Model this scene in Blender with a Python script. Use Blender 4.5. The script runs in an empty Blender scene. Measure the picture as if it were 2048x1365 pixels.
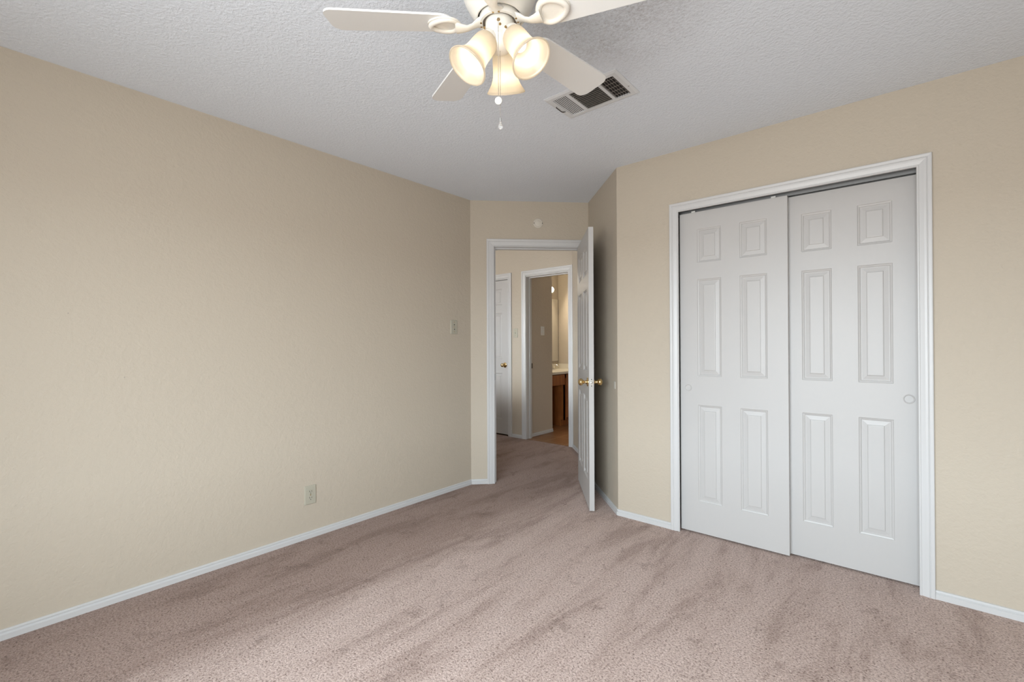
import bpy, bmesh, math, random
from mathutils import Matrix, Vector

scene = bpy.context.scene
COL = scene.collection
R = math.radians

# ------------------------------------------------------------------ camera
CAM_H = 1.2081
F_PX, YAW, PITCH, ROLL = 915.67, R(40.3257), R(0.2695), R(-0.2349)
cam_data = bpy.data.cameras.new('camera')
cam_data.sensor_width = 36.0
cam_data.lens = 36.0 * F_PX / 2048.0
cam_data.clip_start = 0.02
cam = bpy.data.objects.new('camera', cam_data)
COL.objects.link(cam)
fw = Vector((-math.sin(YAW) * math.cos(PITCH), math.cos(YAW) * math.cos(PITCH), math.sin(PITCH)))
rt = Vector((math.cos(YAW), math.sin(YAW), 0))
up = rt.cross(fw)
rt2 = rt * math.cos(ROLL) + up * math.sin(ROLL)
up2 = up * math.cos(ROLL) - rt * math.sin(ROLL)
cam.matrix_world = Matrix(((rt2.x, up2.x, -fw.x, 0), (rt2.y, up2.y, -fw.y, 0),
                           (rt2.z, up2.z, -fw.z, CAM_H), (0, 0, 0, 1)))
scene.camera = cam

# ------------------------------------------------------------------ view, world, daylight
scene.view_settings.view_transform = 'Standard'
scene.view_settings.look = 'None'
scene.view_settings.gamma = 1.0
scene.view_settings.use_curve_mapping = False
scene.view_settings.exposure = 0.38

world = bpy.data.worlds.new('sky')
scene.world = world
world.use_nodes = True
wn = world.node_tree
w_tc = wn.nodes.new('ShaderNodeTexCoord')
w_sp = wn.nodes.new('ShaderNodeSeparateXYZ')
w_rp = wn.nodes.new('ShaderNodeValToRGB')
w_rp.color_ramp.elements[0].position = 0.0
w_rp.color_ramp.elements[0].color = (0.42, 0.43, 0.43, 1)      # ground outside
w_rp.color_ramp.elements[1].position = 0.04
w_rp.color_ramp.elements[1].color = (0.82, 0.93, 1.0, 1)      # overcast sky
wn.links.new(w_tc.outputs['Generated'], w_sp.inputs[0])
wn.links.new(w_sp.outputs['Z'], w_rp.inputs[0])
wn.links.new(w_rp.outputs[0], wn.nodes['Background'].inputs[0])
wn.nodes['Background'].inputs[1].default_value = 15.0


def area(name, loc, rot, sx, sy, watts, color, spread=180):
    d = bpy.data.lights.new(name, 'AREA')
    d.shape = 'RECTANGLE'
    d.size, d.size_y = sx, sy
    d.energy = watts
    d.color = color
    d.spread = R(spread)
    o = bpy.data.objects.new(name, d)
    o.location = loc
    o.rotation_euler = rot
    COL.objects.link(o)
    return o


# daylight enters through the window opening in the wall behind the photographer
WX0, WX1, WZ0, WZ1 = -1.44, 0.54, 0.62, 2.00
po = area('back_window_portal', ((WX0 + WX1) / 2, -0.90, (WZ0 + WZ1) / 2), (R(90), 0, 0), WX1 - WX0, WZ1 - WZ0, 1.0, (1, 1, 1))
po.data.cycles.is_portal = True
# unseen area lamp added to light the hall over the half wall
area('hall_fill_light', (-4.4, 0.85, 1.66), (R(90), 0, 0), 1.6, 0.5, 31, (1.0, 0.96, 0.9))

# ------------------------------------------------------------------ key dimensions (metres, camera stands at x = y = 0)
H = 2.44
XL = -2.8158            # left wall
YC = 2.9308             # closet wall
Y1 = 2.769              # far end of the left wall
XC = -1.5171            # outer corner beside the closet
YB, XR = -0.80, 0.93    # walls behind and right of the photographer
Q = math.sqrt(0.5)
SE = 1.0330             # length of the diagonal door wall
EX, EY = XL + SE * Q, Y1 + SE * Q
YH = 4.50               # far wall of the hall

# ------------------------------------------------------------------ helpers


def tag(o, label=None, cat=None, group=None, kind=None):
    if label:
        o['label'] = label
    if cat:
        o['category'] = cat
    if group:
        o['group'] = group
    if kind:
        o['kind'] = kind
    return o


def empty(name, loc, rotz=0.0):
    o = bpy.data.objects.new(name, None)
    o.location = loc
    o.rotation_euler = (0, 0, rotz)
    o.empty_display_size = 0.05
    COL.objects.link(o)
    return o


def link(name, bm, mat, parent=None, smooth=False, recalc=True, auto=None):
    if recalc:
        bmesh.ops.recalc_face_normals(bm, faces=bm.faces)
    me = bpy.data.meshes.new(name)
    bm.to_mesh(me)
    bm.free()
    if smooth:
        for p in me.polygons:
            p.use_smooth = True
        if auto:
            me.set_sharp_from_angle(angle=R(auto))
    mats = mat if isinstance(mat, (list, tuple)) else [mat]
    for m in mats:
        me.materials.append(m)
    o = bpy.data.objects.new(name, me)
    COL.objects.link(o)
    if parent:
        o.parent = parent
    return o


def bx(bm, x0, x1, y0, y1, z0, z1, M=None, mi=0):
    vs = [Vector((x, y, z)) for x in (x0, x1) for y in (y0, y1) for z in (z0, z1)]
    if M is not None:
        vs = [M @ v for v in vs]
    v = [bm.verts.new(c) for c in vs]
    fs = []
    for f in ((0, 1, 3, 2), (4, 6, 7, 5), (0, 4, 5, 1), (2, 3, 7, 6), (0, 2, 6, 4), (1, 5, 7, 3)):
        fc = bm.faces.new([v[i] for i in f])
        fc.material_index = mi
        fs.append(fc)
    return fs


def rbx(bm, x0, x1, y0, y1, z0, z1, r=0.002, M=None, mi=0, seg=2):
    """box with rounded edges"""
    t = bmesh.new()
    bx(t, x0, x1, y0, y1, z0, z1)
    bmesh.ops.recalc_face_normals(t, faces=t.faces)
    bmesh.ops.bevel(t, geom=list(t.edges), offset=r, segments=seg, profile=0.5, affect='EDGES')
    merge(bm, t, M, mi)


def merge(bm, t, M=None, mi=0):
    mp = {}
    for v in t.verts:
        mp[v] = bm.verts.new((M @ v.co) if M is not None else v.co)
    for f in t.faces:
        try:
            nf = bm.faces.new([mp[v] for v in f.verts])
            nf.material_index = mi
            nf.smooth = f.smooth
        except ValueError:
            pass
    t.free()


def lathe(bm, prof, n=32, M=None, mi=0, cap0=True, cap1=True):
    """prof: (radius, z) pairs turned around local z"""
    rings = []
    for r, z in prof:
        if r < 1e-6:
            c = Vector((0, 0, z))
            rings.append([bm.verts.new(M @ c if M is not None else c)])
        else:
            ring = []
            for i in range(n):
                a = 2 * math.pi * i / n
                c = Vector((r * math.cos(a), r * math.sin(a), z))
                ring.append(bm.verts.new(M @ c if M is not None else c))
            rings.append(ring)
    for A, B in zip(rings, rings[1:]):
        for i in range(n):
            j = (i + 1) % n
            if len(A) == 1 and len(B) == 1:
                continue
            if len(A) == 1:
                f = bm.faces.new((A[0], B[i], B[j]))
            elif len(B) == 1:
                f = bm.faces.new((A[i], A[j], B[0]))
            else:
                f = bm.faces.new((A[i], A[j], B[j], B[i]))
            f.material_index = mi
    if cap0 and len(rings[0]) > 1:
        bm.faces.new(rings[0][::-1]).material_index = mi
    if cap1 and len(rings[-1]) > 1:
        bm.faces.new(rings[-1]).material_index = mi


def tube(bm, pts, r, n=10, closed=False, M=None, flat=1.0, mi=0):
    pts = [Vector(p) for p in pts]
    N = len(pts)
    rr = r if isinstance(r, (list, tuple)) else [r] * N
    rings = []
    ref = Vector((0, 0, 1))
    for i, p in enumerate(pts):
        a = pts[(i - 1) % N] if (closed or i > 0) else p
        b = pts[(i + 1) % N] if (closed or i < N - 1) else p
        t = (b - a).normalized()
        rf = ref if abs(t.dot(ref)) < 0.95 else Vector((1, 0, 0))
        s = t.cross(rf).normalized()
        u = s.cross(t).normalized()
        ring = []
        for k in range(n):
            an = 2 * math.pi * k / n
            c = p + s * (rr[i] * math.cos(an)) + u * (rr[i] * flat * math.sin(an))
            ring.append(bm.verts.new(M @ c if M is not None else c))
        rings.append(ring)
    m = N if closed else N - 1
    for i in range(m):
        A, B = rings[i], rings[(i + 1) % N]
        for k in range(n):
            l = (k + 1) % n
            bm.faces.new((A[k], A[l], B[l], B[k])).material_index = mi
    if not closed:
        bm.faces.new(rings[0][::-1]).material_index = mi
        bm.faces.new(rings[-1]).material_index = mi


def prism(bm, poly, z0, z1, M=None, mi=0):
    lo = [bm.verts.new(M @ Vector((x, y, z0)) if M is not None else (x, y, z0)) for x, y in poly]
    hi = [bm.verts.new(M @ Vector((x, y, z1)) if M is not None else (x, y, z1)) for x, y in poly]
    n = len(poly)
    bm.faces.new(lo[::-1]).material_index = mi
    bm.faces.new(hi).material_index = mi
    for i in range(n):
        j = (i + 1) % n
        bm.faces.new((lo[i], lo[j], hi[j], hi[i])).material_index = mi


def frame_matrix(o, ex, ey, ez):
    return Matrix(((ex[0], ey[0], ez[0], o[0]), (ex[1], ey[1], ez[1], o[1]),
                   (ex[2], ey[2], ez[2], o[2]), (0, 0, 0, 1)))


def axis_matrix(o, d):
    """frame whose local z runs along d"""
    d = Vector(d).normalized()
    q = Vector((0, 0, 1)).rotation_difference(d)
    return Matrix.Translation(Vector(o)) @ q.to_matrix().to_4x4()


# ------------------------------------------------------------------ materials


def mat(name, color, rough=0.5, metal=0.0, spec=0.5):
    m = bpy.data.materials.new(name)
    m.use_nodes = True
    b = m.node_tree.nodes['Principled BSDF']
    b.inputs['Base Color'].default_value = (*color, 1)
    b.inputs['Roughness'].default_value = rough
    b.inputs['Metallic'].default_value = metal
    b.inputs['Specular IOR Level'].default_value = spec
    return m


def nd(m, t, **kw):
    n = m.node_tree.nodes.new(t)
    for k, v in kw.items():
        if k.startswith('i_'):
            n.inputs[k[2:]].default_value = v
        else:
            setattr(n, k, v)
    return n


def ln(m, a, ao, b, bi):
    m.node_tree.links.new(a.outputs[ao], b.inputs[bi])


def noise(m, scale, detail=2, rough=0.5, vec=None, dist=0.0):
    n = nd(m, 'ShaderNodeTexNoise')
    n.inputs['Scale'].default_value = scale
    n.inputs['Detail'].default_value = detail
    n.inputs['Roughness'].default_value = rough
    n.inputs['Distortion'].default_value = dist
    if vec:
        m.node_tree.links.new(vec, n.inputs['Vector'])
    return n


def coords(m, scale=(1, 1, 1), rot=(0, 0, 0), loc=(0, 0, 0)):
    tc = nd(m, 'ShaderNodeTexCoord')
    mp = nd(m, 'ShaderNodeMapping')
    mp.inputs['Scale'].default_value = scale
    mp.inputs['Rotation'].default_value = rot
    mp.inputs['Location'].default_value = loc
    ln(m, tc, 'Object', mp, 'Vector')
    return mp.outputs['Vector']


def bump(m, src, out, strength, dist, prev=None):
    b = nd(m, 'ShaderNodeBump')
    b.inputs['Strength'].default_value = strength
    b.inputs['Distance'].default_value = dist
    ln(m, src, out, b, 'Height')
    if prev:
        ln(m, prev, 'Normal', b, 'Normal')
    return b


def ramp(m, src, out, stops):
    r = nd(m, 'ShaderNodeValToRGB')
    el = r.color_ramp.elements
    while len(el) < len(stops):
        el.new(0.5)
    for e, (p, c) in zip(el, stops):
        e.position = p
        e.color = (*c, 1) if len(c) == 3 else c
    ln(m, src, out, r, 'Fac')
    return r


def bsdf(m):
    return m.node_tree.nodes['Principled BSDF']


def wall_material(name, color):
    m = mat(name, color, 0.62, spec=0.35)
    v = coords(m)
    n1 = noise(m, 95, 3, 0.55, v)
    n2 = noise(m, 38, 2, 0.5, v, 0.4)
    b1 = bump(m, n1, 'Fac', 0.36, 0.004)
    b2 = bump(m, n2, 'Fac', 0.28, 0.007, b1)
    ln(m, b2, 'Normal', bsdf(m), 'Normal')
    return m


M_WALL = wall_material('beige_orange_peel_paint', (0.525, 0.46, 0.375))
M_WALL_BATH = wall_material('bathroom_beige_paint', (0.525, 0.46, 0.375))

M_CEIL = mat('ceiling_spray_texture', (0.745, 0.790, 0.855), 0.9, spec=0.1)
v = coords(M_CEIL)
n1 = noise(M_CEIL, 92, 2, 0.5, v)
n2 = noise(M_CEIL, 150, 2, 0.6, v)
rp = ramp(M_CEIL, n1, 'Fac', [(0.34, (0, 0, 0)), (0.70, (1, 1, 1))])
b1 = bump(M_CEIL, rp, 'Color', 0.36, 0.0045)
b2 = bump(M_CEIL, n2, 'Fac', 0.22, 0.0025, b1)
ln(M_CEIL, b2, 'Normal', bsdf(M_CEIL), 'Normal')
# dust stains that the fan has blown onto the ceiling
tc = nd(M_CEIL, 'ShaderNodeTexCoord')
sub = nd(M_CEIL, 'ShaderNodeVectorMath', operation='DISTANCE')
ln(M_CEIL, tc, 'Object', sub, 0)
sub.inputs[1].default_value = (-0.84, 1.52, H)
fall = nd(M_CEIL, 'ShaderNodeMapRange')
fall.inputs['From Min'].default_value = 0.50
fall.inputs['From Max'].default_value = 0.05
ln(M_CEIL, sub, 'Value', fall, 'Value')
spk = noise(M_CEIL, 85, 3, 0.75, v)
spr = ramp(M_CEIL, spk, 'Fac', [(0.36, (1, 1, 1)), (0.60, (0.22, 0.22, 0.22))])
blot = noise(M_CEIL, 5, 2, 0.5, v)
blr = ramp(M_CEIL, blot, 'Fac', [(0.30, (0.35, 0.35, 0.35)), (0.70, (1, 1, 1))])
mu = nd(M_CEIL, 'ShaderNodeMath', operation='MULTIPLY')
ln(M_CEIL, spr, 'Color', mu, 0)
ln(M_CEIL, blr, 'Color', mu, 1)
mu2 = nd(M_CEIL, 'ShaderNodeMath', operation='MULTIPLY')
ln(M_CEIL, mu, 'Value', mu2, 0)
ln(M_CEIL, fall, 'Result', mu2, 1)
# thin scatter of single dust specks around the fan
fal2 = nd(M_CEIL, 'ShaderNodeMapRange')
fal2.inputs['From Min'].default_value = 1.5
fal2.inputs['From Max'].default_value = 0.3
ln(M_CEIL, sub, 'Value', fal2, 'Value')
sp2 = ramp(M_CEIL, noise(M_CEIL, 120, 2, 0.6, v), 'Fac', [(0.26, (0.8, 0.8, 0.8)), (0.33, (0, 0, 0))])
mu3 = nd(M_CEIL, 'ShaderNodeMath', operation='MULTIPLY')
ln(M_CEIL, sp2, 'Color', mu3, 0)
ln(M_CEIL, fal2, 'Result', mu3, 1)
mu4 = nd(M_CEIL, 'ShaderNodeMath', operation='ADD', use_clamp=True)
ln(M_CEIL, mu2, 'Value', mu4, 0)
ln(M_CEIL, mu3, 'Value', mu4, 1)
mu2 = mu4
mx = nd(M_CEIL, 'ShaderNodeMix', data_type='RGBA')
mx.inputs['A'].default_value = (0.745, 0.790, 0.855, 1)
mx.inputs['B'].default_value = (0.43, 0.43, 0.45, 1)
ln(M_CEIL, mu2, 'Value', mx, 'Factor')
ln(M_CEIL, mx, 'Result', bsdf(M_CEIL), 'Base Color')

M_CARPET = mat('mauve_cut_pile_carpet', (0.36, 0.28, 0.25), 0.95, spec=0.05)
v = coords(M_CARPET)
tuft = noise(M_CARPET, 125, 4, 0.70, v, 0.35)
fine = noise(M_CARPET, 260, 2, 0.6, v)
tr = ramp(M_CARPET, tuft, 'Fac', [(0.32, (0.150, 0.090, 0.068)), (0.45, (0.555, 0.415, 0.365)),
                                  (0.64, (0.80, 0.640, 0.580))])  # fibre colour, with shade between the tufts painted in as the dark end
vs = coords(M_CARPET, (3.6, 0.75, 1.0), (0, 0, R(4)))
nap = noise(M_CARPET, 1.3, 7, 0.72, vs, 0.45)      # pile brushed in lanes along the long wall
nr = ramp(M_CARPET, nap, 'Fac', [(0.40, (0.74, 0.705, 0.685)), (0.47, (0.92, 0.905, 0.895)), (0.56, (1, 1, 1))])
foot = noise(M_CARPET, 7.5, 5, 0.68, v, 0.6)
fr = ramp(M_CARPET, foot, 'Fac', [(0.32, (0.68, 0.65, 0.63)), (0.41, (1, 1, 1))])
m1 = nd(M_CARPET, 'ShaderNodeMix', data_type='RGBA', blend_type='MULTIPLY')
m1.inputs['Factor'].default_value = 1
ln(M_CARPET, tr, 'Color', m1, 'A')
ln(M_CARPET, nr, 'Color', m1, 'B')
m2 = nd(M_CARPET, 'ShaderNodeMix', data_type='RGBA', blend_type='MULTIPLY')
m2.inputs['Factor'].default_value = 0.8
ln(M_CARPET, m1, 'Result', m2, 'A')
ln(M_CARPET, fr, 'Color', m2, 'B')
# vacuum lane by the long wall: turned pile plus shade, painted as darker colour
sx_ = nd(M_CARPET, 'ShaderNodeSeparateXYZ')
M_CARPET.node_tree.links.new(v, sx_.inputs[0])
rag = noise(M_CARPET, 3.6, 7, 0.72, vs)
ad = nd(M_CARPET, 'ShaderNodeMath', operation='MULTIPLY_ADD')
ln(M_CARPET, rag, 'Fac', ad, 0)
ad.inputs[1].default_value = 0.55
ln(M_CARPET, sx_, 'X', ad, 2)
lane_shade = nd(M_CARPET, 'ShaderNodeMapRange')
lane_shade.inputs['From Min'].default_value = -1.92
lane_shade.inputs['From Max'].default_value = -1.60
ln(M_CARPET, ad, 'Value', lane_shade, 'Value')
lr_ = ramp(M_CARPET, lane_shade, 'Result', [(0.0, (0.65, 0.60, 0.57)), (1.0, (1, 1, 1))])
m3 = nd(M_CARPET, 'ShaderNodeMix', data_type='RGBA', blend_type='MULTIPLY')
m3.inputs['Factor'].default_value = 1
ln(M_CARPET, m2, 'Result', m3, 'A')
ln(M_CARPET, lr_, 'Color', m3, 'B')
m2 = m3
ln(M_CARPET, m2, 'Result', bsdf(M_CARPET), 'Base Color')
b1 = bump(M_CARPET, tuft, 'Fac', 0.8, 0.012)
b2 = bump(M_CARPET, fine, 'Fac', 0.5, 0.004, b1)
ln(M_CARPET, b2, 'Normal', bsdf(M_CARPET), 'Normal')
bsdf(M_CARPET).inputs['Sheen Weight'].default_value = 0.15

M_TRIM = mat('white_gloss_trim_paint', (0.595, 0.592, 0.592), 0.35)
M_DOOR = mat('white_embossed_door_paint', (0.520, 0.509, 0.501), 0.42)
v = coords(M_DOOR, (1, 1, 0.06))
g = noise(M_DOOR, 130, 3, 0.6, v, 0.3)
b1 = bump(M_DOOR, g, 'Fac', 0.14, 0.0015)
ln(M_DOOR, b1, 'Normal', bsdf(M_DOOR), 'Normal')
M_BRASS = mat('polished_brass', (0.72, 0.53, 0.26), 0.16, 1.0)
M_STEEL = mat('brushed_steel', (0.55, 0.55, 0.54), 0.35, 1.0)
M_CHROME = mat('chrome', (0.75, 0.74, 0.72), 0.12, 1.0)
M_ALU = mat('dull_aluminium_track', (0.30, 0.30, 0.30), 0.45, 0.8)
M_DARK = mat('dark_slot', (0.015, 0.013, 0.012), 0.7)
M_IVORY = mat('ivory_plastic', (0.45, 0.425, 0.345), 0.4)
M_WHITEP = mat('white_plastic', (0.74, 0.74, 0.72), 0.4)
M_BUMPER = mat('pale_bumper_plastic', (0.56, 0.53, 0.47), 0.45)
M_PLATE = mat('painted_round_cover', (0.66, 0.61, 0.53), 0.5)
M_FAN = mat('cream_white_fan_enamel', (0.78, 0.75, 0.69), 0.32)
M_BLADE = mat('white_fan_blade_laminate', (0.78, 0.78, 0.765), 0.4)
M_SHOE = mat('worn_brass_screw', (0.45, 0.30, 0.12), 0.35, 1.0)
M_FLY = mat('tan_flywheel_rubber', (0.16, 0.13, 0.10), 0.6)
M_VENT = mat('white_register_enamel', (0.68, 0.695, 0.715), 0.45)
M_SLAT = mat('dusty_register_louvers', (0.34, 0.31, 0.28), 0.6)
M_DUCT = mat('dark_duct', (0.02, 0.018, 0.017), 0.9)
M_COUNTER = mat('cream_cultured_marble', (0.74, 0.69, 0.58), 0.25)
M_VINYL = mat('clear_acrylic', (0.9, 0.9, 0.9), 0.08)
bsdf(M_VINYL).inputs['Transmission Weight'].default_value = 0.75

M_OAK = mat('honey_oak', (0.30, 0.11, 0.03), 0.45)
v = coords(M_OAK, (4, 4, 0.5))
n = noise(M_OAK, 9, 5, 0.6, v, 0.6)
r_ = ramp(M_OAK, n, 'Fac', [(0.3, (0.19, 0.055, 0.013)), (0.7, (0.36, 0.125, 0.030))])
ln(M_OAK, r_, 'Color', bsdf(M_OAK), 'Base Color')

M_TILE = mat('terracotta_floor_tile', (0.30, 0.15, 0.07), 0.35)
v = coords(M_TILE)
br = nd(M_TILE, 'ShaderNodeTexBrick')
br.offset = 0.0
br.inputs['Scale'].default_value = 1.0
br.inputs['Brick Width'].default_value = 0.305
br.inputs['Row Height'].default_value = 0.305
br.inputs['Mortar Size'].default_value = 0.006
br.inputs['Color1'].default_value = (0.27, 0.125, 0.05, 1)
br.inputs['Color2'].default_value = (0.33, 0.16, 0.07, 1)
br.inputs['Mortar'].default_value = (0.42, 0.27, 0.16, 1)
M_TILE.node_tree.links.new(v, br.inputs['Vector'])
ln(M_TILE, br, 'Color', bsdf(M_TILE), 'Base Color')

M_MIRROR = mat('mirror_glass', (0.86, 0.87, 0.86), 0.02, 1.0)


def glow(name, color, strength):
    m = bpy.data.materials.new(name)
    m.use_nodes = True
    nt = m.node_tree
    nt.nodes.remove(nt.nodes['Principled BSDF'])
    e = nt.nodes.new('ShaderNodeEmission')
    e.inputs[0].default_value = (*color, 1)
    e.inputs[1].default_value = strength
    nt.links.new(e.outputs[0], nt.nodes['Material Output'].inputs[0])
    return m


M_BULB = glow('lit_bulb', (1.0, 0.93, 0.82), 2.2)
M_GLOBE = glow('lit_globe_bulb', (1.0, 0.85, 0.60), 9.0)

# frosted shade glass: lit from within by the bulb it holds
M_SHADE = bpy.data.materials.new('frosted_shade_glass')
M_SHADE.use_nodes = True
nt = M_SHADE.node_tree
nt.nodes.remove(nt.nodes['Principled BSDF'])
df = nt.nodes.new('ShaderNodeBsdfDiffuse')
df.inputs[0].default_value = (0.56, 0.52, 0.46, 1)
tl = nt.nodes.new('ShaderNodeBsdfTranslucent')
tl.inputs[0].default_value = (0.86, 0.80, 0.70, 1)
gl = nt.nodes.new('ShaderNodeBsdfGlossy')
gl.inputs['Roughness'].default_value = 0.25
mx1 = nt.nodes.new('ShaderNodeMixShader')
mx1.inputs[0].default_value = 0.60
mx2 = nt.nodes.new('ShaderNodeMixShader')
mx2.inputs[0].default_value = 0.04
nt.links.new(df.outputs[0], mx1.inputs[1])
nt.links.new(tl.outputs[0], mx1.inputs[2])
nt.links.new(mx1.outputs[0], mx2.inputs[1])
nt.links.new(gl.outputs[0], mx2.inputs[2])
nt.links.new(mx2.outputs[0], nt.nodes['Material Output'].inputs[0])

# ------------------------------------------------------------------ structure: walls, floor, ceiling


def wall(name, p0, p1, thick, label, openings=(), m=None, zt=H, ext=(0.0, 0.0)):
    """vertical wall whose visible face runs p0 -> p1; thickness lies to the left of that direction"""
    p0, p1 = Vector(p0), Vector(p1)
    d = (p1 - p0)
    L = d.length
    d.normalize()
    n = Vector((-d.y, d.x))
    M = frame_matrix((p0.x, p0.y, 0), (d.x, d.y, 0), (n.x, n.y, 0), (0, 0, 1))
    bm = bmesh.new()
    s = -ext[0]
    for a, b, z0, z1 in sorted(openings):
        if a > s:
            bx(bm, s, a, 0, thick, 0, zt, M)
        if z0 > 0:
            bx(bm, a, b, 0, thick, 0, z0, M)
        if z1 < zt:
            bx(bm, a, b, 0, thick, z1, zt, M)
        s = b
    bx(bm, s, L + ext[1], 0, thick, 0, zt, M)
    o = link(name, bm, m or M_WALL)
    return tag(o, label, 'wall', kind='structure')


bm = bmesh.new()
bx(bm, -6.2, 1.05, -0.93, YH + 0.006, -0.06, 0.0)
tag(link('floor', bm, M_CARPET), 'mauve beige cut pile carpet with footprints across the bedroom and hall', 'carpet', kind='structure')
bm = bmesh.new()
bx(bm, -5.1, -1.55, YH + 0.006, 6.25, -0.06, -0.004)
tag(link('floor_bathroom', bm, M_TILE), 'terracotta brown tiled bathroom floor beyond the hall doorway', 'tiled floor', kind='structure')
bm = bmesh.new()
bx(bm, -6.2, 1.05, -0.93, 6.25, H, H + 0.06)
tag(link('ceiling', bm, M_CEIL), 'light grey spray textured ceiling above the fan and vent', 'ceiling', kind='structure')

T = 0.115
wall('wall_left', (XL, YB), (XL, Y1), T, 'long bare beige wall with the light switch and outlet', ext=(0.115, 0.02))
# diagonal wall with the bedroom doorway: s runs from the left wall to the return wall
JS0, JS1, JZ = 0.2065, 0.9680, 2.0400
wall('wall_diagonal', (XL, Y1), (EX, EY), T, 'short diagonal beige wall around the open bedroom doorway',
     [(JS0 - 0.019, JS1 + 0.019, 0, JZ + 0.019)], ext=(0.08, 0.16))
wall('wall_return', (EX, EY), (XC, YC), T, 'narrow beige return wall in shadow behind the open door', ext=(0, -0.0))
CX0, CX1, CZ = -1.125, 0.085, 2.068
wall('wall_closet', (XC, YC), (XR, YC), T, 'beige wall around the sliding closet doors',
     [(CX0 - XC, CX1 - XC, 0, CZ)], ext=(0.0, 0.1))
wall('wall_right', (XR, YC), (XR, YB), T, 'beige side wall beside the photographer', ext=(0, 0.115))
wall('wall_back', (XR, YB), (XL, YB), T, 'beige wall with the window opening behind the photographer',
     [(XR - WX1, XR - WX0, WZ0, WZ1)], ext=(0, 0))
# closet interior
bm = bmesh.new()
bx(bm, -1.25, 0.25, YC + 0.62, YC + 0.66, 0, H)
bx(bm, -1.29, -1.25, YC + T, YC + 0.66, 0, H)
bx(bm, 0.25, 0.29, YC + T, YC + 0.66, 0, H)
tag(link('wall_closet_inside', bm, M_WALL), 'unlit beige walls inside the closed closet', 'wall', kind='structure')

# hall
HD0, HD1 = -4.600, -3.889       # closed hall door opening
BD0, BD1 = -3.585, -2.958       # bathroom doorway opening
wall('wall_hall_far', (-6.2, YH), (-1.6, YH), T, 'beige hall wall between the closed hall door and the bathroom doorway',
     [(HD0 - 0.019 + 6.2, HD1 + 0.019 + 6.2, 0, JZ + 0.019), (BD0 - 0.019 + 6.2, BD1 + 0.019 + 6.2, 0, JZ + 0.019)])
wall('wall_hall_right', (-2.895, 4.495), (-2.085, 3.685), 0.08, 'sliver of beige hall wall right of the bathroom doorway')
wall('wall_hall_left', (-6.2, 0.6), (-6.2, YH + T), T, 'far end wall of the hall')
wall('wall_hall_back', (XL - T, 0.6), (-6.2, 0.6), T, 'wall behind the hall landing', [(0.6, 2.4, 1.3, 2.0)])
wall('wall_hall_light_block', (XL - T, 2.90), (-6.2, 2.90), T, 'unseen low half wall added to shade the lower hall', zt=1.0)  # out of view, added so its shadow darkens the foot of the far wall
wall('wall_hall_door_backing', (-5.0, YH + 0.55), (-3.75, YH + 0.55), 0.05, 'unseen wall added behind the closed hall door to block light')  # added backing, stops sky light leaking under the hall door
wall('wall_hall_door_backing_side', (-4.95, YH + T), (-4.95, YH + 0.55), 0.05, 'unseen side wall added behind the closed hall door to block light')
# bathroom
BPX, BPY = -3.627, 5.12
wall('wall_bathroom_partition', (BPX, YH + T), (BPX, BPY), 0.115, 'dim beige partition wall inside the bathroom doorway', m=M_WALL_BATH)
wall('wall_bathroom_mirror', (-4.20, BPY - 0.3), (-4.20, 6.10), T, 'beige bathroom wall behind the mirror', m=M_WALL_BATH)
wall('wall_bathroom_far', (-4.30, 6.10), (-1.6, 6.10), T, 'warm lit beige bathroom wall beyond the vanity', m=M_WALL_BATH)
wall('wall_bathroom_right', (-1.70, 6.20), (-1.70, YH + T), T, 'right hand bathroom wall', m=M_WALL_BATH)
wall('wall_bathroom_alcove', (BPX - 0.115, BPY - 0.02), (-4.20, BPY - 0.02), 0.08, 'end wall of the vanity alcove', m=M_WALL_BATH)

# ------------------------------------------------------------------ baseboards
BB = [(0.0, 0.0), (0.012, 0.0), (0.012, 0.0230), (0.0100, 0.0250), (0.0050, 0.0285), (0.0050, 0.0330),
      (0.0095, 0.035), (0.0085, 0.0395), (0.005, 0.042), (0.0, 0.042)]


def baseboard(name, p0, p1, label, m0=0.0, m1=0.0):
    """profile swept along the wall foot; room lies to the right of p0 -> p1; m0/m1 mitre slopes"""
    p0, p1 = Vector(p0), Vector(p1)
    d = (p1 - p0)
    L = d.length
    d.normalize()
    n = Vector((d.y, -d.x))
    bm = bmesh.new()
    A, B = [], []
    for t, z in BB:
        a = p0 + d * (m0 * t) + n * t
        b = p1 - d * (m1 * t) + n * t
        A.append(bm.verts.new((a.x, a.y, z)))
        B.append(bm.verts.new((b.x, b.y, z)))
    k = len(BB)
    for i in range(k):
        j = (i + 1) % k
        bm.faces.new((A[i], A[j], B[j], B[i]))
    bm.faces.new(A[::-1])
    bm.faces.new(B)
    return tag(link(name, bm, M_TRIM), label, 'baseboard', kind='structure')


t45 = math.tan(R(22.5))
CW = 0.0640   # casing width
baseboard('baseboard_left', (XL, YB + 0.002), (XL, Y1), 'long white baseboard along the left wall', 0, t45)
baseboard('baseboard_diagonal', (XL, Y1), (XL + (JS0 - 0.004 - CW) * Q, Y1 + (JS0 - 0.004 - CW) * Q),
          'short white baseboard stub left of the bedroom door casing', t45, 0)
baseboard('baseboard_return', (EX, EY), (XC, YC), 'white baseboard behind the open door on the return wall', 1.0, -t45)
baseboard('baseboard_closet_left', (XC, YC), (-1.1383, YC), 'white baseboard between the corner and the closet casing', -t45, 0)
baseboard('baseboard_closet_right', (0.1159, YC), (XR - 0.002, YC), 'white baseboard right of the closet casing')
baseboard('baseboard_hall', (-3.824, YH), (-3.647, YH), 'short white baseboard between the two hall door casings')
baseboard('baseboard_hall_right', (-2.895 + 0.012, 4.495 - 0.012), (-2.10, 3.70), 'white baseboard right of the bathroom doorway')
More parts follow.
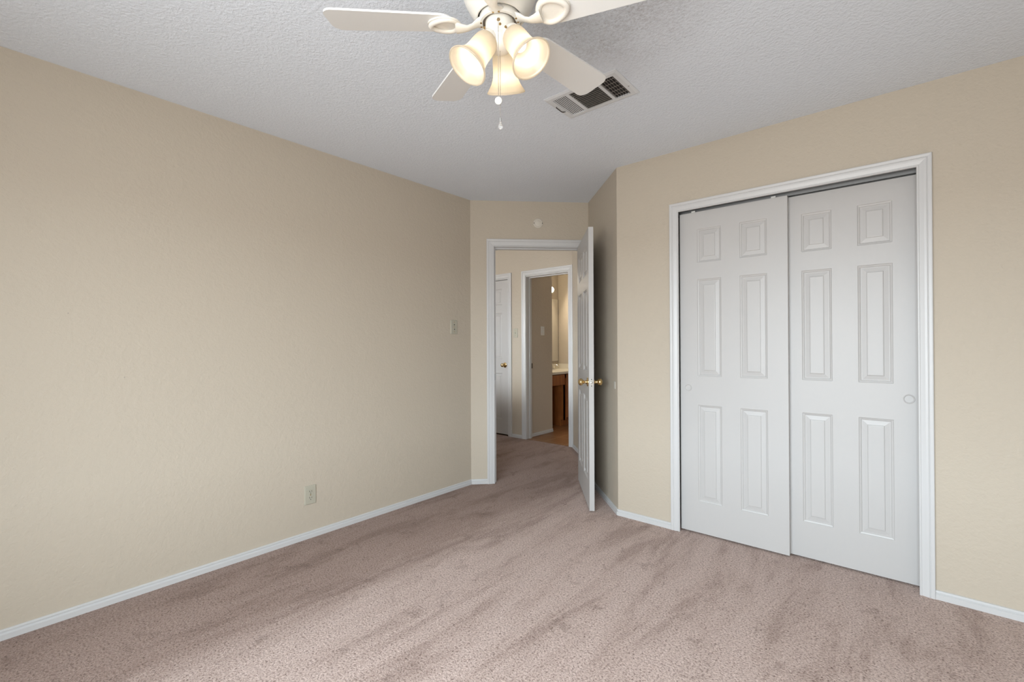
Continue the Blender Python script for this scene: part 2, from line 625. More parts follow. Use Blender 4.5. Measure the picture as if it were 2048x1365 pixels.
baseboard('baseboard_bathroom', (BPX, YH + T + 0.002), (BPX, BPY), 'white baseboard inside the bathroom doorway')

# ------------------------------------------------------------------ casings, jambs
CP = [(0.0, 0.0), (0.0, 0.008), (0.003, 0.0105), (0.008, 0.0105), (0.011, 0.0085), (0.016, 0.0095), (0.030, 0.0125),
      (0.040, 0.0135), (0.043, 0.0115), (0.047, 0.0145), (0.058, 0.016), (0.062, 0.0155), (0.064, 0.013), (0.064, 0.0)]


def casing(name, o, d, s0, s1, zt, label, jamb=None, width=CW, right_width=None):
    """mitred colonial casing on a wall face; d = direction of s, room to the right of d; jamb=(depth) lines the opening"""
    d = Vector((d[0], d[1], 0)).normalized()
    n = Vector((d.y, -d.x, 0))
    M = frame_matrix((o[0], o[1], 0), d, n, (0, 0, 1))
    k = width / 0.064
    kr = (right_width or width) / 0.064
    bm = bmesh.new()
    rows = []
    for w, t in CP:
        a, b = w * k, w * kr
        pts = ((s0 - a, t, 0), (s0 - a, t, zt + a), (s1 + b, t, zt + a), (s1 + b, t, 0))
        rows.append([bm.verts.new(M @ Vector(p)) for p in pts])
    for A, B in zip(rows, rows[1:]):
        for i in range(3):
            bm.faces.new((A[i], A[i + 1], B[i + 1], B[i]))
    ob = link(name, bm, M_TRIM)
    tag(ob, label, 'door casing', kind='structure')
    if jamb:
        j0, j1, jz, depth, stop = jamb
        bm = bmesh.new()
        e = 0.0185
        for a, b in ((j0 - e, j0), (j1, j1 + e)):
            bx(bm, a, b, -depth, 0.0, 0, jz, M)
        bx(bm, j0 - e, j1 + e, -depth, 0.0, jz, jz + e, M)
        for a, b in ((j0, j0 + 0.011), (j1 - 0.011, j1)):
            bx(bm, a, b, stop - 0.033, stop, 0, jz, M)
        bx(bm, j0 + 0.011, j1 - 0.011, stop - 0.033, stop, jz - 0.011, jz, M)
        link('jamb', bm, M_TRIM, ob)
    return ob, M


tr1, MT1 = casing('trim_1', (XL, Y1), (1, 1), JS0 - 0.004, JS1 + 0.003, JZ + 0.004,
                  'white casing around the open bedroom doorway', (JS0, JS1, JZ, T, -0.037), right_width=0.0605)
bm = bmesh.new()
bx(bm, JS0 - 0.001, JS0 + 0.0012, -0.034, -0.004, 0.89, 0.945, MT1)
bx(bm, JS0 - 0.001, JS0 + 0.0035, -0.006, 0.010, 0.89, 0.945, MT1)
tag(link('strike_plate', bm, M_ALU, tr1), 'dark metal strike plate')
tr2, MT2 = casing('trim_2', (XC, YC), (1, 0), -1.0821 - XC, 0.0619 - XC, 2.0445,
                  'white casing around the sliding closet doors', width=0.0560)
tr3, MT3 = casing('trim_3', (-6.2, YH), (1, 0), HD0 - 0.004 + 6.2, HD1 + 0.004 + 6.2, JZ + 0.012,
                  'white casing around the closed hall door', (HD0 + 6.2, HD1 + 6.2, JZ, T, -0.05))
tr4, MT4 = casing('trim_4', (-6.2, YH), (1, 0), BD0 - 0.004 + 6.2, BD1 + 0.004 + 6.2, JZ + 0.012,
                  'white casing around the bathroom doorway', (BD0 + 6.2, BD1 + 6.2, JZ, T, -0.06))
bm = bmesh.new()
bx(bm, BD0 + 6.2 - 0.001, BD0 + 6.2 + 0.003, -0.122, -0.100, 0.885, 0.95, MT4)
tag(link('strike_plate', bm, M_DARK, tr4), 'dark strike plate')

# ------------------------------------------------------------------ panel doors
ROWS = [(0.206, 0.814), (0.996, 1.606), (1.711, 1.923)]
RINGS = [(0.0, 0.0), (0.0025, 0.0030), (0.009, 0.0050), (0.012, 0.0085), (0.016, 0.0085), (0.036, 0.0052), (0.0375, 0.0020), (0.041, 0.0012)]


def panel_door(bm, w, h, t, cols, zoff=0.0):
    """six panel moulded leaf: x 0..w, y 0 (front) .. t (back), z 0..h"""
    xs = sorted({0.0, w, *[c for p in cols for c in p]})
    zs = sorted({0.0, h, *[z - zoff for p in ROWS for z in p]})
    panels = {(round(a, 5), round(c - zoff, 5)) for a, b in cols for c, d_ in ROWS}
    for side in (0, 1):
        y0 = 0.0 if side == 0 else t
        sg = 1 if side == 0 else -1
        vt = {}

        def V(x, z, dep=0.0):
            key = (round(x, 5), round(z, 5), round(dep, 5))
            if key not in vt:
                vt[key] = bm.verts.new((x, y0 + sg * dep, z))
            return vt[key]
        for i in range(len(xs) - 1):
            for j in range(len(zs) - 1):
                a, b, c, d_ = xs[i], xs[i + 1], zs[j], zs[j + 1]
                if (round(a, 5), round(c, 5)) in panels:
                    prev = None
                    for ins, dep in RINGS:
                        q = [V(a + ins, c + ins, dep), V(b - ins, c + ins, dep), V(b - ins, d_ - ins, dep), V(a + ins, d_ - ins, dep)]
                        if prev:
                            for k in range(4):
                                l = (k + 1) % 4
                                bm.faces.new((prev[k], prev[l], q[l], q[k]))
                        prev = q
                    bm.faces.new(prev)
                else:
                    bm.faces.new((V(a, c), V(b, c), V(b, d_), V(a, d_)))
    # edges
    for (xa, za, xb, zb) in ((0, 0, w, 0), (w, 0, w, h), (w, h, 0, h), (0, h, 0, 0)):
        f = [bm.verts.new(p) for p in ((xa, 0, za), (xb, 0, zb), (xb, t, zb), (xa, t, za))]
        bm.faces.new(f)
    bmesh.ops.remove_doubles(bm, verts=bm.verts, dist=1e-5)


def knob(parent, x, z, y, out, name='door_knob', r=0.026):
    """ball knob on a face of a door leaf; out = +1/-1 along local y"""
    bm = bmesh.new()
    M = axis_matrix((x, y, z), (0, out, 0))
    k = r / 0.026
    pr = [(0.0, -0.0005), (0.033 * k, -0.0005), (0.033 * k, 0.003), (0.030 * k, 0.006), (0.022 * k, 0.008), (0.013 * k, 0.011), (0.0105 * k, 0.018),
          (0.0105 * k, 0.024), (0.014 * k, 0.028)]
    for i in range(13):
        a = R(-58 + i * 148 / 12)
        pr.append((r * math.cos(a) if i < 12 else 0.0, 0.0505 * (0.6 + 0.4 * k) + 0.021 * k * math.sin(a)))
    lathe(bm, pr, 28, M)
    return link(name, bm, M_BRASS, parent, smooth=True, auto=50)


# open bedroom door, hinged on the right jamb, swung into the room
PIN = Vector((XL + (0.968 + 0.003) * Q, Y1 + (0.968 - 0.003) * Q))
DL, DT = 0.750, 0.035
dd = Vector((0.618, -0.786)).normalized()
nn = Vector((-dd.y, dd.x))          # towards the return wall: right hand face
# local frame: x along the leaf from hinge, y from the visible (left) face to the right face
org = PIN - nn * DT
door1 = empty('door_1', (org.x, org.y, 0.012), math.atan2(dd.y, dd.x))
tag(door1, 'white six panel bedroom door standing open on its edge', 'door', kind='structure')
bm = bmesh.new()
panel_door(bm, DL, 2.024, DT, [(0.108, 0.3215), (0.4285, 0.642)], 0.012)
link('door_leaf', bm, M_DOOR, door1)
knob(door1, DL - 0.062, 0.912, 0.0, -1)
knob(door1, DL - 0.062, 0.912, DT, 1)
bm = bmesh.new()
rbx(bm, DL - 0.001, DL + 0.0015, 0.005, 0.030, 0.882, 0.942, 0.0006)
lathe(bm, [(0.0, 0), (0.0085, 0), (0.0085, 0.002), (0.007, 0.006), (0.0, 0.007)], 16, axis_matrix((DL + 0.001, 0.0175, 0.912), (1, 0, 0)))
pl_ = link('latch_plate', bm, M_STEEL, door1)
for zz in (0.889, 0.935):
    bm = bmesh.new()
    lathe(bm, [(0.0, 0), (0.0038, 0), (0.003, 0.0012), (0.0, 0.0014)], 12, axis_matrix((DL + 0.0013, 0.0175, zz), (1, 0, 0)))
    link('screw', bm, M_DARK, pl_)
for zz in (0.18, 1.0, 1.82):
    bm = bmesh.new()
    lathe(bm, [(0.0, 0), (0.006, 0), (0.006, 0.09), (0.0, 0.09)], 12, Matrix.Translation((0.001, DT + 0.0065, zz)))
    bx(bm, 0.0, 0.03, DT - 0.0002, DT + 0.0015, zz, zz + 0.09)
    link('hinge', bm, M_BRASS, door1)

# closet doors
LX0, LW = -1.0860, 0.6050
door2 = empty('door_2', (LX0, YC + 0.030, 0.010))
tag(door2, 'front white six panel sliding closet door, the one on the corner side', 'sliding door', 'sliding closet doors', 'structure')
bm = bmesh.new()
panel_door(bm, LW, 2.023, 0.034, [(0.1095, 0.2515), (0.3565, 0.5015)], 0.010)
link('door_leaf', bm, M_DOOR, door2)
RX0, RW = -0.5300, 0.6075
door3 = empty('door_3', (RX0, YC + 0.070, 0.010))
tag(door3, 'rear white six panel sliding closet door, partly behind the other', 'sliding door', 'sliding closet doors', 'structure')
bm = bmesh.new()
panel_door(bm, RW, 2.020, 0.034, [(0.1095, 0.2485), (0.3600, 0.5015)], 0.010)
link('door_leaf', bm, M_DOOR, door3)


def finger_pull(parent, x, z, r):
    bm = bmesh.new()
    M = axis_matrix((x, 0.0, z), (0, -1, 0))
    lathe(bm, [(0.0, 0.0003), (r * 0.72, 0.0003), (r * 0.78, 0.0022), (r * 0.9, 0.003), (r, 0.0018), (r, -0.0005)], 28, M, cap1=False)
    link('finger_pull', bm, M_DOOR, parent, smooth=True, auto=40)


finger_pull(door2, -1.036 - LX0, 0.909, 0.0215)
finger_pull(door3, 0.030 - RX0, 0.913, 0.0235)
for par, x in ((door2, 0.085), (door2, 0.535)):
    bm = bmesh.new()
    rbx(bm, x - 0.012, x + 0.012, 0.004, 0.007, 2.018, 2.034, 0.001)
    link('roller_bracket', bm, M_WHITEP, par)

# aluminium double track at the head of the closet opening
track = empty('closet_door_track', (CX0, YC, CZ))
tag(track, 'grey metal sliding track under the closet casing head', 'door track')
bm = bmesh.new()
tw = CX1 - CX0 - 0.002
bx(bm, 0.001, tw, 0.020, 0.108, -0.003, 0.0)
for y, zl in ((0.020, -0.016), (0.062, -0.030), (0.106, -0.026)):
    bx(bm, 0.001, tw, y, y + 0.002, zl, -0.003)
    bx(bm, 0.001, tw, y - 0.003 if y > 0.03 else y, y + 0.005, zl - 0.002, zl)
link('track_channel', bm, M_ALU, track)

# closed hall door
door4 = empty('door_4', (HD0 + 0.003, YH + 0.014, 0.016))
tag(door4, 'closed white panel door with brass knob in the hall', 'door', kind='structure')
bm = bmesh.new()
HW = HD1 - HD0 - 0.006
panel_door(bm, HW, 2.018, 0.035, [(0.108, 0.302), (0.403, HW - 0.108)], 0.016)
link('door_leaf', bm, M_DOOR, door4)
knob(door4, HW - 0.062, 0.905, 0.0, -1)
bm = bmesh.new()
bx(bm, HW + 0.0005, HW + 0.002, -0.002, 0.012, 0.885, 0.93)
link('latch_plate', bm, M_STEEL, door4)

# ------------------------------------------------------------------ wall plates


def plate(name, M, label, cat, m, kind):
    """M: local x across, z up, -y out of the wall, origin at plate centre on the wall"""
    root = bpy.data.objects.new(name, None)
    root.empty_display_size = 0.03
    root.matrix_world = M
    COL.objects.link(root)
    tag(root, label, cat)
    bm = bmesh.new()
    t = bmesh.new()
    bx(t, -0.036, 0.036, -0.0065, 0.0, -0.058, 0.058)
    bmesh.ops.recalc_face_normals(t, faces=t.faces)
    ed = [e for e in t.edges if any(v.co.y < -0.006 for v in e.verts)]
    bmesh.ops.bevel(t, geom=ed, offset=0.004, segments=3, profile=0.5, affect='EDGES')
    merge(bm, t)
    link('cover_plate', bm, m, root)

    def screw(z):
        bm = bmesh.new()
        lathe(bm, [(0.0, 0), (0.0036, 0), (0.003, 0.0012), (0.0, 0.0016)], 14, axis_matrix((0, -0.0064, z), (0, -1, 0)))
        link('screw', bm, M_SHOE, root)
    if kind == 'switch':
        bm = bmesh.new()
        rbx(bm, -0.0052, 0.0052, -0.0072, -0.0062, -0.0125, 0.0125, 0.0004)
        Mt = Matrix.Translation((0, -0.0065, -0.001)) @ Matrix.Rotation(R(-28), 4, 'X')
        rbx(bm, -0.004, 0.004, -0.012, 0.0, -0.0042, 0.0042, 0.001, Mt)
        link('toggle', bm, m, root)
        bm = bmesh.new()
        bx(bm, -0.0058, 0.0058, -0.0066, -0.0064, -0.0135, 0.0135)
        link('toggle_slot', bm, M_DARK, root)
        screw(0.030)
        screw(-0.030)
    elif kind == 'switch2':
        for zz in (0.019, -0.019):
            bm = bmesh.new()
            rbx(bm, -0.010, 0.010, -0.0085, -0.006, zz - 0.006, zz + 0.006, 0.001)
            link('toggle', bm, m, root)
            bm = bmesh.new()
            lathe(bm, [(0.0, 0), (0.0042, 0), (0.0036, 0.003), (0.0, 0.0036)], 12, axis_matrix((-0.001, -0.008, zz), (0, -1, 0)))
            link('button', bm, M_DARK, root)
        screw(0.041)
        screw(-0.037)
        screw(0.0)
    else:
        for zz in (0.0195, -0.0195):
            bm = bmesh.new()
            poly = []
            for i in range(28):
                a = 2 * math.pi * i / 28
                poly.append((0.0172 * math.cos(a), max(-0.0135, min(0.0135, 0.0172 * math.sin(a)))))
            Mx = Matrix.Translation((0, -0.0062, zz)) @ Matrix.Rotation(R(90), 4, 'X')
            prism(bm, poly, 0.0, 0.0022, Mx)
            rc = link('receptacle', bm, m, root)
            bm = bmesh.new()
            for sx, hh in ((-0.0063, 0.0045), (0.0063, 0.0036)):
                bx(bm, sx - 0.0012, sx + 0.0012, -0.0087, -0.0083, zz + 0.0035 - hh, zz + 0.0035 + hh)
            lathe(bm, [(0.0, 0), (0.0026, 0), (0.0026, 0.0004), (0.0, 0.0004)], 12, axis_matrix((0, -0.0083, zz - 0.0082), (0, -1, 0)))
            link('socket_slots', bm, M_DARK, rc)
        screw(0.0)
    return root


def wall_frame(o, d, z):
    """d = left to right along the wall as seen from the room"""
    d = Vector((d[0], d[1], 0)).normalized()
    n = Vector((-d.y, d.x, 0))       # into the wall
    return frame_matrix((o[0], o[1], z), d, n, (0, 0, 1))


plate('light_switch', wall_frame((XL, 2.574), (0, 1), 1.343), 'ivory light switch on the long left wall near the corner', 'light switch', M_IVORY, 'switch2')
plate('electrical_outlet', wall_frame((XL, 1.364), (0, 1), 0.267), 'ivory duplex electrical outlet low on the left wall', 'electrical outlet', M_IVORY, 'outlet')
plate('light_switch', wall_frame((-3.757, YH), (1, 0), 1.337), 'ivory light switch in the hall between the two door casings', 'light switch', M_IVORY, 'switch')
plate('light_switch', wall_frame((BPX, 4.90), (0, 1), 1.37), 'light switch on the dim partition wall inside the bathroom', 'light switch', M_WHITEP, 'switch')

# round blank cover above the bedroom doorway
Mr = wall_frame((XL + 0.588 * Q, Y1 + 0.588 * Q), (1, 1), 2.251)
rc = bpy.data.objects.new('round_cover_plate', None)
rc.matrix_world = Mr
COL.objects.link(rc)
tag(rc, 'small round blank cover plate on the wall above the bedroom doorway', 'cover plate')
bm = bmesh.new()
lathe(bm, [(0.0, 0.0055), (0.026, 0.0055), (0.028, 0.004), (0.031, 0.0065), (0.039, 0.006), (0.0425, 0.003), (0.043, 0.0)], 40, axis_matrix((0, 0, 0), (0, -1, 0)))
link('cover_disc', bm, M_PLATE, rc, smooth=True, auto=40)
for sx in (-0.0365, 0.0365):
    bm = bmesh.new()
    lathe(bm, [(0.0, 0), (0.0042, 0), (0.0036, 0.0014), (0.0, 0.0018)], 12, axis_matrix((sx, -0.0058, 0), (0, -1, 0)))
    link('screw', bm, M_DARK, rc)

# bumper patch where the knob meets the return wall
Mb = wall_frame((EX + 0.742 * Q, EY - 0.742 * Q), (1, -1), 0.905)
bm = bmesh.new()
rbx(bm, -0.014, 0.014, -0.004, 0.0, -0.026, 0.026, 0.0015, Mb)
tag(link('door_bumper', bm, M_BUMPER), 'small white door bumper patch on the return wall at knob height', 'door bumper')

# nail holes in the left wall
for i, (yy, zz, lb) in enumerate(((0.274, 1.349, 'upper tiny nail left in the left wall'), (0.467, 1.053, 'lower tiny nail left in the left wall'))):
    bm = bmesh.new()
    lathe(bm, [(0.0, 0), (0.0022, 0), (0.0022, 0.002), (0.0, 0.0024)], 10, axis_matrix((XL, yy, zz), (1, 0, 0)))
    tag(link('wall_nail', bm, M_SLAT), lb, 'nail', 'nails left in the long wall')

# ------------------------------------------------------------------ ceiling vent
vent = empty('ceiling_vent', (-1.169, 1.9925, H))
tag(vent, 'white rectangular air register with dark louvers in the ceiling behind the fan', 'air vent')
VX, VY = 0.201, 0.1255
IX0, IX1, IY0, IY1 = -0.166, 0.169, -0.0945, 0.0945
D1, D2 = -0.078, 0.082
bm = bmesh.new()
zb, zt_ = -0.007, 0.0


def ring_frame(bm, ox, oy, ix0, ix1, iy0, iy1):
    o_ = [(-ox, -oy), (ox, -oy), (ox, oy), (-ox, oy)]
    m_ = [(-ox + 0.012, -oy + 0.012), (ox - 0.012, -oy + 0.012), (ox - 0.012, oy - 0.012), (-ox + 0.012, oy - 0.012)]
    i_ = [(ix0, iy0), (ix1, iy0), (ix1, iy1), (ix0, iy1)]
    lv = [[bm.verts.new((x, y, 0.0)) for x, y in o_], [bm.verts.new((x, y, -0.003)) for x, y in o_],
          [bm.verts.new((x, y, -0.008)) for x, y in m_], [bm.verts.new((x, y, -0.008)) for x, y in i_],
          [bm.verts.new((x, y, 0.0)) for x, y in i_]]
    for A, B in zip(lv, lv[1:]):
        for k in range(4):
            l = (k + 1) % 4
            bm.faces.new((A[k], A[l], B[l], B[k]))


ring_frame(bm, VX, VY, IX0, IX1, IY0, IY1)
for dx in (D1, D2):
    bx(bm, dx - 0.008, dx + 0.008, IY0, IY1, -0.008, -0.0005)
link('register_frame', bm, M_VENT, vent)
bm = bmesh.new()
bx(bm, IX0, IX1, IY0, IY1, -0.0012, -0.0002)
link('duct_opening', bm, M_DUCT, vent)


def louver_bank(axis, lo, hi, a0, a1, nslat, tilt, m, wide=0.011):
    bm = bmesh.new()
    for i in range(nslat):
        c = lo + (hi - lo) * (i + 0.5) / nslat
        if axis == 'x':      # slats run along x, spaced along y
            Ms = Matrix.Translation(((a0 + a1) / 2, c, -0.0050)) @ Matrix.Rotation(R(tilt), 4, 'X')
            bx(bm, -(a1 - a0) / 2, (a1 - a0) / 2, -wide / 2, wide / 2, -0.0005, 0.0005, Ms)
        else:
            Ms = Matrix.Translation((c, (a0 + a1) / 2, -0.0050)) @ Matrix.Rotation(R(tilt), 4, 'Y')
            bx(bm, -wide / 2, wide / 2, -(a1 - a0) / 2, (a1 - a0) / 2, -0.0005, 0.0005, Ms)
    return link('louver_bank', bm, m, vent)


louver_bank('y', IX0, D1 - 0.008, IY0, IY1, 8, 12, M_VENT, 0.0070)
louver_bank('x', IY0, IY1, D1 + 0.008, D2 - 0.008, 13, 52, M_SLAT, 0.0085)
louver_bank('y', D2 + 0.008, IX1, IY0, IY1, 6, 60, M_SLAT, 0.0085)
bm = bmesh.new()
for i in range(5):
    c = IY0 + (IY1 - IY0) * (i + 0.8) / 5.6
    bx(bm, D2 + 0.008, IX1, c - 0.0008, c + 0.0008, -0.0035, -0.0015)
link('damper_grid', bm, M_SLAT, vent)
bm = bmesh.new()
tube(bm, [(-0.184, -0.035, -0.008), (-0.184, -0.035, -0.013), (-0.184, 0.012, -0.015), (-0.176, 0.022, -0.015), (-0.172, 0.030, -0.012)], 0.0020, 8)
link('damper_lever', bm, M_DUCT, vent)
for sx, sy in ((0.188, 0.03), (-0.190, 0.035)):
    bm = bmesh.new()
    lathe(bm, [(0.0, 0), (0.004, 0), (0.003, 0.0015), (0.0, 0.002)], 12, axis_matrix((sx, sy, -0.008), (0, 0, -1)))
    link('screw', bm, M_SLAT, vent)

# ------------------------------------------------------------------ ceiling fan
FX, FY = -0.9464, 1.0621
fan = empty('ceiling_fan', (FX, FY, H))
tag(fan, 'cream five blade ceiling fan with three lit bell shades', 'ceiling fan')


def Zf(z):      # world height -> fan local
    return z - H


bm = bmesh.new()
lathe(bm, [(0.0, 0.0), (0.094, 0.0), (0.102, -0.012), (0.104, -0.030), (0.098, -0.045), (0.100, -0.055), (0.116, -0.075), (0.121, -0.105),
           (0.119, -0.135), (0.110, -0.165), (0.094, -0.195), (0.080, -0.214), (0.073, -0.222), (0.069, -0.222), (0.067, -0.212), (0.067, -0.200), (0.0, -0.200)], 64)
link('motor_housing', bm, M_FAN, fan, smooth=True, auto=35)
bm = bmesh.new()
lathe(bm, [(0.030, Zf(2.236)), (0.056, Zf(2.236)), (0.063, Zf(2.224)), (0.064, Zf(2.206)), (0.062, Zf(2.201)), (0.054, Zf(2.201)), (0.052, Zf(2.207)), (0.030, Zf(2.209))], 56, cap0=False, cap1=False)
link('rotor_ring', bm, M_FAN, fan, smooth=True, auto=35)

bm = bmesh.new()
lathe(bm, [(0.0455, Zf(2.2055)), (0.0535, Zf(2.2055)), (0.0535, Zf(2.2066)), (0.0455, Zf(2.2066)), (0.0455, Zf(2.2055))], 48, cap0=False, cap1=False)
link('flywheel', bm, M_FLY, fan, smooth=True, auto=30)

BLADE_ANGLES = [220.3, 157.0, 86.9, 19.4, 300.3]
PITCH_B = R(-11.3)


def blade_outline(r0, r1, w0, w1, cr0, cr1):
    pts = []

    def arc(cx, cy, rad, a0, a1, n=7):
        for i in range(n + 1):
            a = R(a0 + (a1 - a0) * i / n)
            pts.append((cx + rad * math.cos(a), cy + rad * math.sin(a)))
    arc(r1 - cr1, w1 / 2 - cr1, cr1, 90, 0)
    arc(r1 - cr1, -w1 / 2 + cr1, cr1, 0, -90)
    arc(r0 + cr0, -w0 / 2 + cr0, cr0, -90, -180)
    arc(r0 + cr0, w0 / 2 - cr0, cr0, 180, 90)
    return pts[::-1]


def build_blade(angle):
    th = R(angle)
    base = Matrix.Rotation(th, 4, 'Z') @ Matrix.Translation((0, 0, Zf(2.200)))
    rise = Matrix.Rotation(-math.atan2(0.019, 0.53), 4, 'Y')
    Mb = base @ rise @ Matrix.Rotation(PITCH_B, 4, 'X')
    bm = bmesh.new()
    prism(bm, blade_outline(0.142, 0.536, 0.106, 0.130, 0.045, 0.034), -0.001, 0.005, Mb)
    bl = link('fan_blade', bm, M_BLADE, fan)
    # ornate cast bracket: stem, pad and raised loop
    bm = bmesh.new()
    stem = [(0.056, 0, 0.010), (0.070, 0, 0.006), (0.085, 0, -0.004), (0.100, 0, -0.010), (0.118, 0, -0.010), (0.135, 0, -0.007)]
    Ms = base
    tube(bm, stem, [0.026, 0.018, 0.0125, 0.0130, 0.019, 0.026], 14, M=Ms, flat=0.42)
    pad = []
    for i in range(36):
        a = 2 * math.pi * i / 36
        pad.append((0.172 + 0.052 * math.cos(a), 0.047 * math.sin(a) * (1.0 - 0.18 * math.cos(a))))
    prism(bm, pad, -0.0055, -0.0008, Mb)
    loop = []
    for i in range(40):
        a = 2 * math.pi * i / 40
        loop.append((0.172 + 0.042 * math.cos(a), 0.036 * math.sin(a) * (1.0 - 0.25 * math.cos(a)), -0.0075 - 0.003 * math.cos(a / 1.0)))
    tube(bm, loop, 0.0085, 12, True, Mb, 0.75)
    br_ = link('blade_bracket', bm, M_FAN, fan, smooth=True, auto=45)
    for q in (-1, 1):
        bm = bmesh.new()
        lathe(bm, [(0.0, 0), (0.0036, 0), (0.0032, 0.0018), (0.0, 0.0024)], 10, axis_matrix(Ms @ Vector((0.0575, q * 0.0085, 0.0015)), (0, 0, -1)))
        link('screw', bm, M_SHOE, br_)


for an in BLADE_ANGLES:
    build_blade(an)

bm = bmesh.new()
lathe(bm, [(0.0, Zf(2.214)), (0.0445, Zf(2.214)), (0.0445, Zf(2.160)), (0.0425, Zf(2.157)), (0.0, Zf(2.157))], 48)
sh_ = link('switch_housing', bm, M_FAN, fan, smooth=True, auto=35)
cam_az = R(131.6)
ce = Vector((-math.cos(cam_az), -math.sin(cam_az), 0))      # from the fan towards the photographer
side = Vector((math.sin(cam_az), -math.cos(cam_az), 0))     # to the right in the picture
for off, z, r in ((-0.004, 2.186, 0.004), (0.001, 2.172, 0.003)):
    bm = bmesh.new()
    lathe(bm, [(0.0, 0), (r * 1.3, 0), (r, 0.004), (r * 0.6, 0.006), (0.0, 0.006)], 12, axis_matrix(ce * 0.0438 + side * off + Vector((0, 0, Zf(z))), ce))
    link('screw', bm, M_SHOE, sh_)
bm = bmesh.new()
lathe(bm, [(0.0, Zf(2.158)), (0.041, Zf(2.158)), (0.0415, Zf(2.152)), (0.039, Zf(2.149)), (0.038, Zf(2.140)), (0.035, Zf(2.130)),
           (0.029, Zf(2.121)), (0.019, Zf(2.115)), (0.008, Zf(2.113)), (0.0, Zf(2.113))], 48)
link('light_fitter', bm, M_FAN, fan, smooth=True, auto=35)

SHADE_AZ = [(124.5, 0.048, 2.157), (246.0, 0.037, 2.145), (6.0, 0.044, 2.154)]
TILT = R(55)
SHADE_PROF = [(0.0262, 0.0), (0.0300, 0.002), (0.0342, 0.008), (0.0370, 0.017), (0.0384, 0.029), (0.0387, 0.044), (0.0388, 0.060),
              (0.0398, 0.074), (0.0428, 0.087), (0.0480, 0.099), (0.0540, 0.109), (0.0595, 0.117), (0.0615, 0.121)]
for az, arm, zs in SHADE_AZ:
    a = R(az)
    e = Vector((math.cos(a), math.sin(a), 0))
    d = (e * math.cos(TILT) - Vector((0, 0, 1)) * math.sin(TILT)).normalized()
    P0 = e * arm + (Vector((0.0045, 0.0039, 0)) if az < 200 and az > 90 else Vector((0, 0, 0))) + Vector((0, 0, Zf(zs)))
    Ma = axis_matrix(P0, d)
    bm = bmesh.new()
    lathe(bm, [(0.0, -0.034), (0.015, -0.034), (0.017, -0.016), (0.0235, -0.012), (0.0295, -0.008), (0.0305, -0.003), (0.0305, 0.006), (0.0285, 0.0075), (0.0, 0.0075)], 36, Ma)
    sk = link('lamp_socket', bm, M_FAN, fan, smooth=True, auto=35)
    for q in range(3):
        b = R(30 + 120 * q)
        o = Ma @ Vector((0.0302 * math.cos(b), 0.0302 * math.sin(b), 0.0))
        dr = (Ma.to_3x3() @ Vector((math.cos(b), math.sin(b), 0))).normalized()
        bm = bmesh.new()
        lathe(bm, [(0.0, -0.002), (0.0018, -0.002), (0.0018, 0.004), (0.0036, 0.0042), (0.0036, 0.007), (0.0, 0.0075)], 10, axis_matrix(o, dr))
        link('thumb_screw', bm, M_SHOE, sk)
    bm = bmesh.new()
    th_ = 0.0022
    outer = [(r, z) for r, z in SHADE_PROF]
    inner = [(r - th_, z - (0.0005 if i else 0)) for i, (r, z) in enumerate(SHADE_PROF)]
    full = outer + [(0.0634, 0.1215), (0.0642, 0.1240), (0.0632, 0.1262), (0.0606, 0.1262), (0.0590, 0.1240)] + inner[::-1]
    lathe(bm, full, 56, Ma, cap0=False, cap1=False)
    link('lamp_shade', bm, M_SHADE, fan, smooth=True)
    bm = bmesh.new()
    bp = [(0.0, 0.004), (0.010, 0.004), (0.011, 0.020), (0.014, 0.032)]
    for i in range(11):
        t_ = R(-40 + i * 130 / 10)
        bp.append((0.0205 * math.cos(t_) if i < 10 else 0.0, 0.052 + 0.0205 * math.sin(t_)))
    lathe(bm, bp, 24, Ma)
    link('light_bulb', bm, M_BULB, fan, smooth=True)
    ld = bpy.data.lights.new('fan_bulb_light', 'POINT')
    ld.energy = 0.36
    ld.color = (1.0, 0.88, 0.70)
    ld.shadow_soft_size = 0.022
    lo = bpy.data.objects.new('fan_bulb_light', ld)
    lo.location = Vector((FX, FY, H)) + (Ma @ Vector((0, 0, 0.088)))
    COL.objects.link(lo)


def bead_chain(x, y, z0, z1, pitch=0.0042, r=0.0014):
    bm = bmesh.new()
    n_ = int((z0 - z1) / pitch)
    for i in range(n_ + 1):
        z = z0 - i * pitch
        lathe(bm, [(0.0, r), (r * 0.87, r * 0.5), (r * 0.87, -r * 0.5), (0.0, -r)], 6, Matrix.Translation((x, y, z)))
    lathe(bm, [(0.0005, z0), (0.0005, z1)], 5, Matrix.Translation((x, y, 0)))
    return bm


c1 = ce * 0.0515 + side * -0.0045
c2 = ce * 0.010 + side * 0.001
ch = link('pull_chain', bead_chain(c1.x, c1.y, Zf(2.186), Zf(1.947)), M_SLAT, fan)
bm = bmesh.new()
Mf = axis_matrix((c1.x, c1.y, Zf(1.936)), (ce + Vector((0, 0, -0.45))).normalized())
lathe(bm, [(0.0, -0.004), (0.0095, -0.004), (0.0110, -0.002), (0.0112, 0.002), (0.0100, 0.004), (0.0080, 0.0046), (0.0, 0.0046)], 32, Mf)
link('chain_fob', bm, M_WHITEP, ch, smooth=True, auto=40)
ch = link('pull_chain', bead_chain(c2.x, c2.y, Zf(2.140), Zf(1.902)), M_SLAT, fan)
bm = bmesh.new()
lathe(bm, [(0.0, Zf(2.150)), (0.0055, Zf(2.150)), (0.0055, Zf(2.143)), (0.004, Zf(2.138)), (0.0, Zf(2.137))], 16, Matrix.Translation((c2.x, c2.y, 0)))
link('chain_switch', bm, M_SHOE, ch, smooth=True, auto=40)
bm = bmesh.new()
